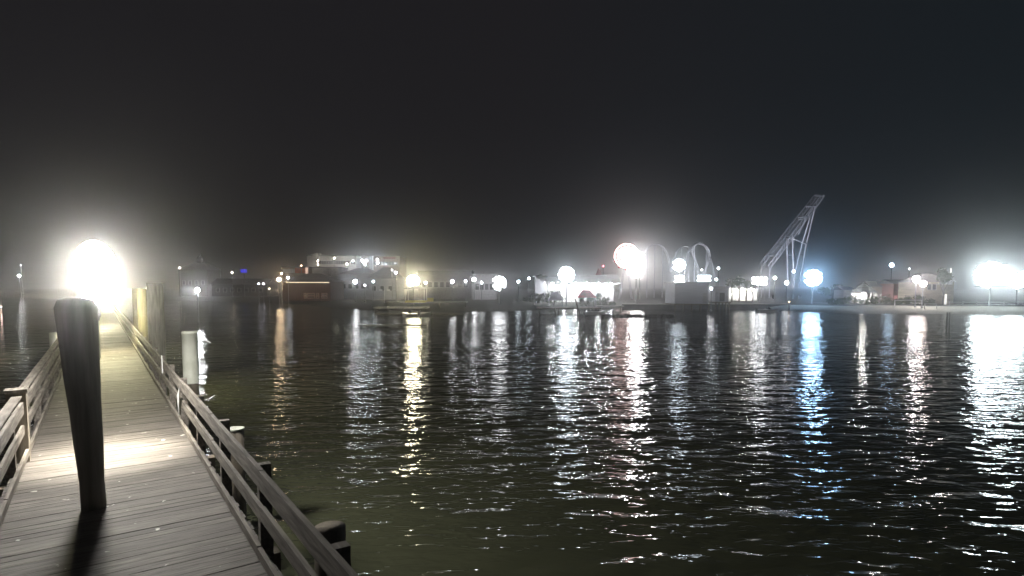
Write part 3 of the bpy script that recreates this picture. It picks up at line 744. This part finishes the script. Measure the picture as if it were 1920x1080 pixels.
def boat(px, py, D, Lb, label, rz=0, m=None, z=-.12):
    a = at(px, py, D)
    g = thing('motor_boat', (a.x, D, z), label, 'boat', 'small boats at the far docks', rz)
    st = [(-.5, .36, .62), (-.2, .4, .62), (.15, .38, .66), (.38, .2, .76), (.5, .02, .86)]
    v = []; f = []
    for s_, w_, h_ in st:
        x = s_*Lb; w2 = w_*Lb*.5
        v += [(x, -w2, h_), (x, -w2*.75, .0), (x, w2*.75, .0), (x, w2, h_)]
    for i in range(4):
        for k in range(3): f.append((i*4+k, i*4+k+1, i*4+k+5, i*4+k+4))
        f.append((i*4+3, i*4, i*4+4, i*4+7))
    f.append((0, 1, 2, 3)); f.append((16, 17, 18, 19))
    MB().poly(v, f).build('hull', m or HULL, g)
    MB().poly([(-.05*Lb, -.28, .68), (-.05*Lb, .28, .68), (.12*Lb, .24, .68), (.12*Lb, -.24, .68), (-.02*Lb, -.22, 1.15), (-.02*Lb, .22, 1.15)],
              [(0, 1, 5, 4), (2, 3, 4, 5), (1, 2, 5), (3, 0, 4), (0, 3, 2, 1)]).build('windshield', GLASSD, g)
    MB().box((-.56*Lb, -.16, .3), (-.48*Lb, .16, 1.0)).build('outboard_motor', DARK, g)
boat(1116, 588, 95, 3.4, 'small white boat with its pointed bow by the dock under the red canopy')
boat(788, 590, 90, 3.2, 'small pale boat under the yellow light')
boat(770, 592, 88.5, 2.6, 'smallest pale boat left below the yellow light', rz=2.9)
boat(1440, 580, 104, 4.2, 'low dim boat at the shore below the ride tower', rz=.2, m=GREYW)
for i, (px, y0, y1, D, lb) in enumerate(((1128, 590, 612, 76, 'thin stake in the water left of the brightest reflection'),
                    (1776, 586, 606, 84, 'left of two thin stakes in the water by the beach'), (1781, 586, 610, 82, 'right of two thin stakes in the water by the beach'))):
    a = at(px, y0, D)
    g = thing('stake', (a.x, D, -.5), lb, 'stake', 'stakes in the water')
    MB().tube([(0, 0, 0), (0, 0, a.z+.5)], .06, 8).build('shaft', PILE, g); MB().lathe((0, 0, a.z+.5), [(.07, 0), (.05, .06)], 8).build('cap', WHITE, g)

# low rock jetty, added to block the lamp reflections near the shore
a = at(1135, 594, 88); b = at(1264, 594, 88)
g = MB(); rj = random.Random(5); x = 0
while x < b.x - a.x:
    for y in (0, .7):
        r_ = rj.uniform(.35, .6); k0 = len(g.v)
        g.ball((x + rj.uniform(-.2, .2), y + rj.uniform(-.2, .2), .05), r_, 7, 5, rj.uniform(.6, .9))
        for v in g.v[k0:]: v += Vector((rj.uniform(-.07, .07), rj.uniform(-.07, .07), rj.uniform(-.05, .05)))
    x += .62
g.box((-.2, 0, -.5), (b.x - a.x, .8, .1))
o = g.build('added_jetty', mat('dark_rock', (.13, .125, .12), .9, scale=2, bump=.6)); o.location = (a.x, 88, 0)
tag(o, 'added low dark rock jetty in the water, blocking the start of the brightest reflection', 'jetty')

# benches / frames on the beach
for px, D, wd, h_, lb in ((1745, 104, 2.2, 1.0, 'low white frame on the sand below the balcony house'), (1703, 106, 5.0, 1.5, 'wide dim frame on the sand below the reddish shop')):
    a = at(px, 570, D); gz_ = ground(a.x, D)
    g = thing('beach_frame', (a.x, D, gz_), lb, 'frame', 'frames on the beach')
    MB().box((-wd/2, -.05, h_-.1), (wd/2, .05, h_)).build('top_bar', WHITE, g)
    for x in (-wd/2+.06, wd/2-.06): MB().box((x-.05, -.05, 0), (x+.05, .05, h_-.102)).build('leg', WHITE, g)
# fence along the back of the beach, right
a = at(1780, 567, 110); gx = a.x
g = thing('beach_fence', (gx, 110, .9), 'low pale fence at the back of the beach under the huge floodlights', 'fence')
for z in (.35, .75): MB().box((0, -.03, z-.05), (26, .03, z+.05)).build('rail', WHITE, g)
for i in range(11): MB().box((i*2.58, .035, -.1), (i*2.58+.1, .13, .9)).build('post', WHITE, g)

# ------------------------------------------------------------ rides
# glowing ride wheel
p = at(1174, 480, 172); wr = 3.4
g = thing('ferris_wheel', (p.x, 172, GZ), 'round pinkish white glowing ride wheel left of the coaster', 'ferris wheel')
hz = p.z - GZ
for y in (-.5, .5):
    MB().tube([(wr*math.cos(t), y, hz + wr*math.sin(t)) for t in [2*math.pi*i/40 for i in range(41)]], .09, 6, cap=False).build('rim', STEEL, g)
    for k in range(6):
        t = math.pi*k/6
        MB().beam((wr*math.cos(t), y, hz+wr*math.sin(t)), (-wr*math.cos(t), y, hz-wr*math.sin(t)), .09).build('spoke', STEEL, g)
for x in (-1.8, 1.8):
    for y in (-.9, .9):
        MB().beam((x, y, 0), (0, y, hz), .2).build('leg', STEEL, g)
MB().tube([(0, -.9, hz), (0, .9, hz)], .2, 10).build('hub', STEEL, g)
pg = glow((1, .55, .5), 9); pg2 = glow((1, .78, .74), 9)
for ring, nb, m_ in ((wr, 26, pg), (wr*.74, 18, pg2), (wr*.48, 12, pg2), (wr*.22, 6, pg2)):
    bb = MB().tube([(ring*math.cos(t), -.75, hz+ring*math.sin(t)) for t in [2*math.pi*i/28 for i in range(29)]], .2, 6, cap=False)
    bb.build('light_ring', m_, g, True)
for k in range(10):
    t = 2*math.pi*(k+.5)/10; c = (wr*math.cos(t), 0, hz+wr*math.sin(t))
    MB().lathe((c[0], 0, c[2]-.75), [(.3, 0), (.38, .1), (.38, .4), (.1, .75)], 10).build('gondola', REDC, g)
p = at(1178, 498, 168)

# roller coaster
def spline(pts, n=10):
    out = []
    P = [Vector(p) for p in pts]; P = [P[0]*2-P[1]] + P + [P[-1]*2-P[-2]]
    for i in range(1, len(P)-2):
        for k in range(n):
            t = k/n; a, b, c, d = P[i-1], P[i], P[i+1], P[i+2]
            out.append(.5*((2*b)+(-a+c)*t+(2*a-5*b+4*c-d)*t*t+(-a+3*b-3*c+d)*t**3))
    out.append(P[-2]); return out
p0 = at(1270, 540, 185); o0 = Vector((p0.x, 185, GZ))
g = thing('roller_coaster', o0, 'pale steel roller coaster with tall rounded arches behind the floodlights', 'roller coaster')
def cpt(px, py, D): return at(px, py, D) - o0
path = [cpt(1190, 520, 186), cpt(1204, 485, 186), cpt(1214, 466, 187), cpt(1228, 458, 188), cpt(1243, 463, 189), cpt(1253, 482, 190), cpt(1258, 508, 191),
        cpt(1262, 500, 192), cpt(1268, 474, 192), cpt(1279, 463, 192), cpt(1292, 464, 191), cpt(1301, 480, 190), cpt(1307, 505, 189), cpt(1312, 522, 188)]
loop = [cpt(1281, 520, 180), cpt(1286, 490, 180), cpt(1293, 468, 180), cpt(1303, 457, 181), cpt(1315, 456, 182), cpt(1325, 465, 183), cpt(1331, 482, 184), cpt(1337, 503, 184), cpt(1341, 526, 184)]
loop2 = [cpt(1316, 515, 178), cpt(1326, 498, 178), cpt(1331, 476, 179), cpt(1322, 461, 180), cpt(1308, 458, 180), cpt(1300, 466, 181), cpt(1303, 486, 182), cpt(1311, 506, 182)]
for q in (path, loop, loop2):
    c = spline(q, 8); tr = MB()
    off = Vector((0, .75, 0))
    tr.tube([v - off for v in c], .14, 6); tr.tube([v + off for v in c], .14, 6)
    dn = [v - Vector((0, 0, .0)) + (Vector(((0, 0, 0)))) for v in c]
    ob = tr.build('track', STEEL, g, True)
    ties = MB()
    for i in range(0, len(c)-1, 2): ties.beam(c[i]-off, c[i]+off, .12)
    ties.build('ties', STEEL, ob)
for px, py, D in ((1214, 466, 187), (1228, 458, 188), (1243, 463, 189), (1279, 463, 192), (1292, 464, 191), (1303, 457, 181), (1325, 465, 183)):
    c = cpt(px, py, D)
    MB().tube([c - Vector((0, 0, .2)), (c.x, c.y, 0)], .13, 6).build('support', STEEL, g)

# steel ride tower
p0 = at(1485, 540, 190); o0 = Vector((p0.x, 190, GZ))
g = thing('ride_tower', o0, 'tall leaning pale steel ride tower with twin sloping tracks and slender legs', 'ride tower')
def T(px, py, D): return at(px, py, D) - o0
def lattice(a, b, wdt, r=.16, n=26, name='track'):
    """two parallel tubes with zigzag lacing"""
    d = (b - a).normalized(); up = Vector((0, 1, 0)).cross(d).normalized()
    m = MB(); o = up * wdt/2
    m.tube([a-o, b-o], r, 6); m.tube([a+o, b+o], r, 6)
    for i in range(n):
        p_ = a.lerp(b, i/n); q_ = a.lerp(b, (i+1)/n); s_ = 1 if i % 2 else -1
        m.beam(p_ + o*s_, q_ - o*s_, .13)
    return m.build(name, STEEL, g)
lattice(T(1428, 496, 193), T(1530, 367, 193), 1.1)
lattice(T(1443, 500, 187), T(1541, 369, 187), 1.1)
for px0, y0, d0, px1, y1, d1, r in ((1498, 407, 193, 1519, 407, 187, .3), (1474, 446, 193, 1489, 449, 187, .28), (1484, 446, 189, 1512, 457, 195, .28),
        (1530, 366, 193, 1544, 368, 187, .4), (1512, 387, 193, 1531, 387, 188, .28), (1497, 412, 193, 1517, 408, 187, .2)):
    MB().tube([T(px0, y0, d0), T(px1, y1, d1)], r, 8).build('crossbar', STEEL, g)
for pts in ([(1476, 448, 191), (1476, 478, 191), (1477, 538, 191)], [(1486, 449, 189), (1487, 480, 189), (1489, 538, 189)],
            [(1519, 407, 189), (1504, 457, 193), (1484, 538, 197)], [(1529, 385, 190), (1512, 457, 195), (1498, 538, 200)],
            [(1524, 390, 192), (1510, 412, 192), (1497, 440, 192)]):
    MB().tube([T(*q) for q in pts], .24, 8).build('leg', STEEL, g)
for k in range(1, 7):
    MB().tube([T(1428 + (1530-1428)*k/7, 496-(129)*k/7, 193), T(1443+(1541-1443)*k/7, 500-131*k/7, 187)], .1, 6).build('track_tie', STEEL, g)
for y in (430, 485):
    f_ = (y-407)/(457-407); 
MB().tube([T(1507, 447, 193), T(1514, 447, 195)], .12, 6).build('brace', STEEL, g)
MB().tube([T(1477, 478, 191), T(1487, 478, 189)], .12, 6).build('brace', STEEL, g)
MB().tube([T(1499, 478, 194), T(1508, 478, 197)], .12, 6).build('brace', STEEL, g)
for q in ((1429, 496, 193), (1444, 500, 187)):
    c = T(*q); MB().tube([c, (c.x, c.y, 0)], .13, 8).build('footing', STEEL, g)
tp = at(1505, 420, 190)
uplight(1450, 172, tp, 1300, (.85, .88, 1), 'added ground floodlight left before the steel ride tower, aimed up at it')
uplight(1500, 174, at(1535, 372, 190), 2000, (.85, .88, 1), 'added ground floodlight right before the steel ride tower, aimed up at it')
uplight(1295, 168, at(1300, 462, 185), 1700, (.92, .95, 1), 'added ground floodlight before the roller coaster arches, aimed up at them')

# ------------------------------------------------------------ vegetation
def foliage(c, rx, ry, rz_, n, size, seed):
    rnd = random.Random(seed); m = MB()
    blobs = [(Vector((rnd.uniform(-.6, .6)*rx, rnd.uniform(-.6, .6)*ry, rnd.uniform(-.55, .6)*rz_)), rnd.uniform(.35, .6)) for _ in range(9)]
    for i in range(n):
        b, k = rnd.choice(blobs)
        d = Vector((rnd.gauss(0, 1), rnd.gauss(0, 1), rnd.gauss(0, 1))).normalized() * (rnd.random()**.4)
        p = Vector(c) + b + Vector((d.x*rx*k, d.y*ry*k, d.z*rz_*k))
        if p.z < .03: p.z = .03 + rnd.random()*.2
        q = Vector((rnd.gauss(0, 1), rnd.gauss(0, 1), rnd.gauss(0, 1))).normalized()
        r_ = q.orthogonal().normalized() * size * rnd.uniform(.5, 1.2); u_ = q.cross(r_).normalized() * size * rnd.uniform(.35, .8)
        k0 = len(m.v); m.v += [p - r_, p - u_, p + r_, p + u_]; m.f.append((k0, k0+1, k0+2, k0+3))
    return m
def shrub(px, D, w_, h_, label, seed, group, gz=None, name='shrub'):
    a = at(px, 560, D); gz_ = max(ground(a.x, D), 0) if gz is None else gz
    g = thing(name, (a.x, D, gz_), label, 'shrub', group)
    foliage((0, 0, h_*.5), w_/2, w_*.35, h_*.5, 500, .16, seed).build('foliage', LEAF, g)
    st = MB()
    for k in range(3): st.tube([(0, 0, 0), (random.uniform(-.4, .4)*w_*.5, 0, h_*.6)], .04, 5)
    st.build('stem', BARK, g)
def tree(px, D, w_, h_, label, seed, group, trunk=.45, n=1500):
    a = at(px, 560, D); gz_ = max(ground(a.x, D), 0)
    g = thing('tree', (a.x, D, gz_), label, 'tree', group)
    tm = MB(); tm.tube([(0, 0, 0), (.1, 0, h_*.3), (-.05, .1, h_*.75)], .22, 8, r1=.08)
    rnd = random.Random(seed)
    for k in range(5):
        t = rnd.uniform(0, 6.28); tm.tube([(0, 0, h_*rnd.uniform(.3, .5)), (w_*.35*math.cos(t), w_*.35*math.sin(t), h_*rnd.uniform(.65, .85))], .08, 6, r1=.03)
    tm.build('trunk', BARK, g)
    foliage((0, 0, h_*(1+trunk)/2), w_/2, w_/2, h_*(1-trunk)/2*1.1, n, .2, seed).build('crown', LEAF, g)
words = ['leftmost', 'second', 'third', 'fourth', 'fifth', 'sixth', 'seventh', 'eighth', 'ninth', 'tenth', 'eleventh', 'twelfth']
for i in range(10):
    shrub(1562 + i*20, 114 + (i % 3)*1.3, 2.9, 1.5 + .3*((i*7) % 3), words[i] + ' dark shrub from the left in the hedge behind the beach', 40+i, 'dark shrubs behind the beach')
for i, (px, h_) in enumerate(((1093, 2.2), (1104, 2.9), (1115, 2.7), (1126, 3.2), (1137, 2.6), (1148, 1.6))):
    shrub(px, 121.5, 1.9, h_, words[i] + ' dark shrub from the left against the lit white tent', 60+i, 'shrubs before the white tent')
for i, (px, h_) in enumerate(((1372, 5.5), (1386, 6), (1399, 5.2), (1411, 4.6))):
    tree(px, 136 + i % 2, 2.6, h_, words[i] + ' slim dark tree from the left before the lit market tent', 70+i, 'trees before the market tent', trunk=.62, n=420)
tree(1768, 112, 2.6, 6.9, 'green lit tree beside the balcony of the beige house', 81, 'trees by the beach', trunk=.6)
tree(1672, 140, 6, 4.8, 'dark tree right of the gazebo', 82, 'trees by the beach', trunk=.25)
tree(1560, 140, 6, 4.6, 'dark tree between the blue floodlights and the gazebo', 83, 'trees by the beach', trunk=.25)
tree(1003, 122, 5, 2.8, 'low bushy tree left of the very bright floodlights', 84, 'trees before the white tent', trunk=.15)
tree(1038, 122, 5, 3.1, 'low bushy tree right under the very bright floodlights', 85, 'trees before the white tent', trunk=.15)

# sea wall in front of the park
a = at(1166, 566, 118); b = at(1480, 566, 118)
g = thing('sea_wall', (a.x, 117.5, -.4), 'low dark sea wall along the shore below the rides', 'wall')
MB().box((0, 0, 0), (b.x-a.x, .6, 1.35)).build('wall', mat('dark_concrete', (.16, .16, .17), .9, scale=.8), g)
MB().box((0, -.08, 1.352), (b.x-a.x, .68, 1.5)).build('coping', CONC, g)

# ------------------------------------------------------------ haze, added to make the lens glow round the lamps
hb = MB().box((-EXT-60, -360, -1.2), (EXT+60, EXT+60, 60)).build('haze', bpy.data.materials.new('lens_glow_haze'))
hm = hb.data.materials[0]; hm.use_nodes = True; n = hm.node_tree; n.nodes.clear()
pv = n.nodes.new('ShaderNodeVolumePrincipled'); o = n.nodes.new('ShaderNodeOutputMaterial')
pv.inputs['Color'].default_value = (.95, .95, .97, 1); pv.inputs['Density'].default_value = .0019
pv.inputs['Anisotropy'].default_value = .955
n.links.new(pv.outputs[0], o.inputs['Volume'])
hb['kind'] = 'stuff'; hb['label'] = 'thin haze added to imitate the lens glow round the lamps'; hb['category'] = 'haze'
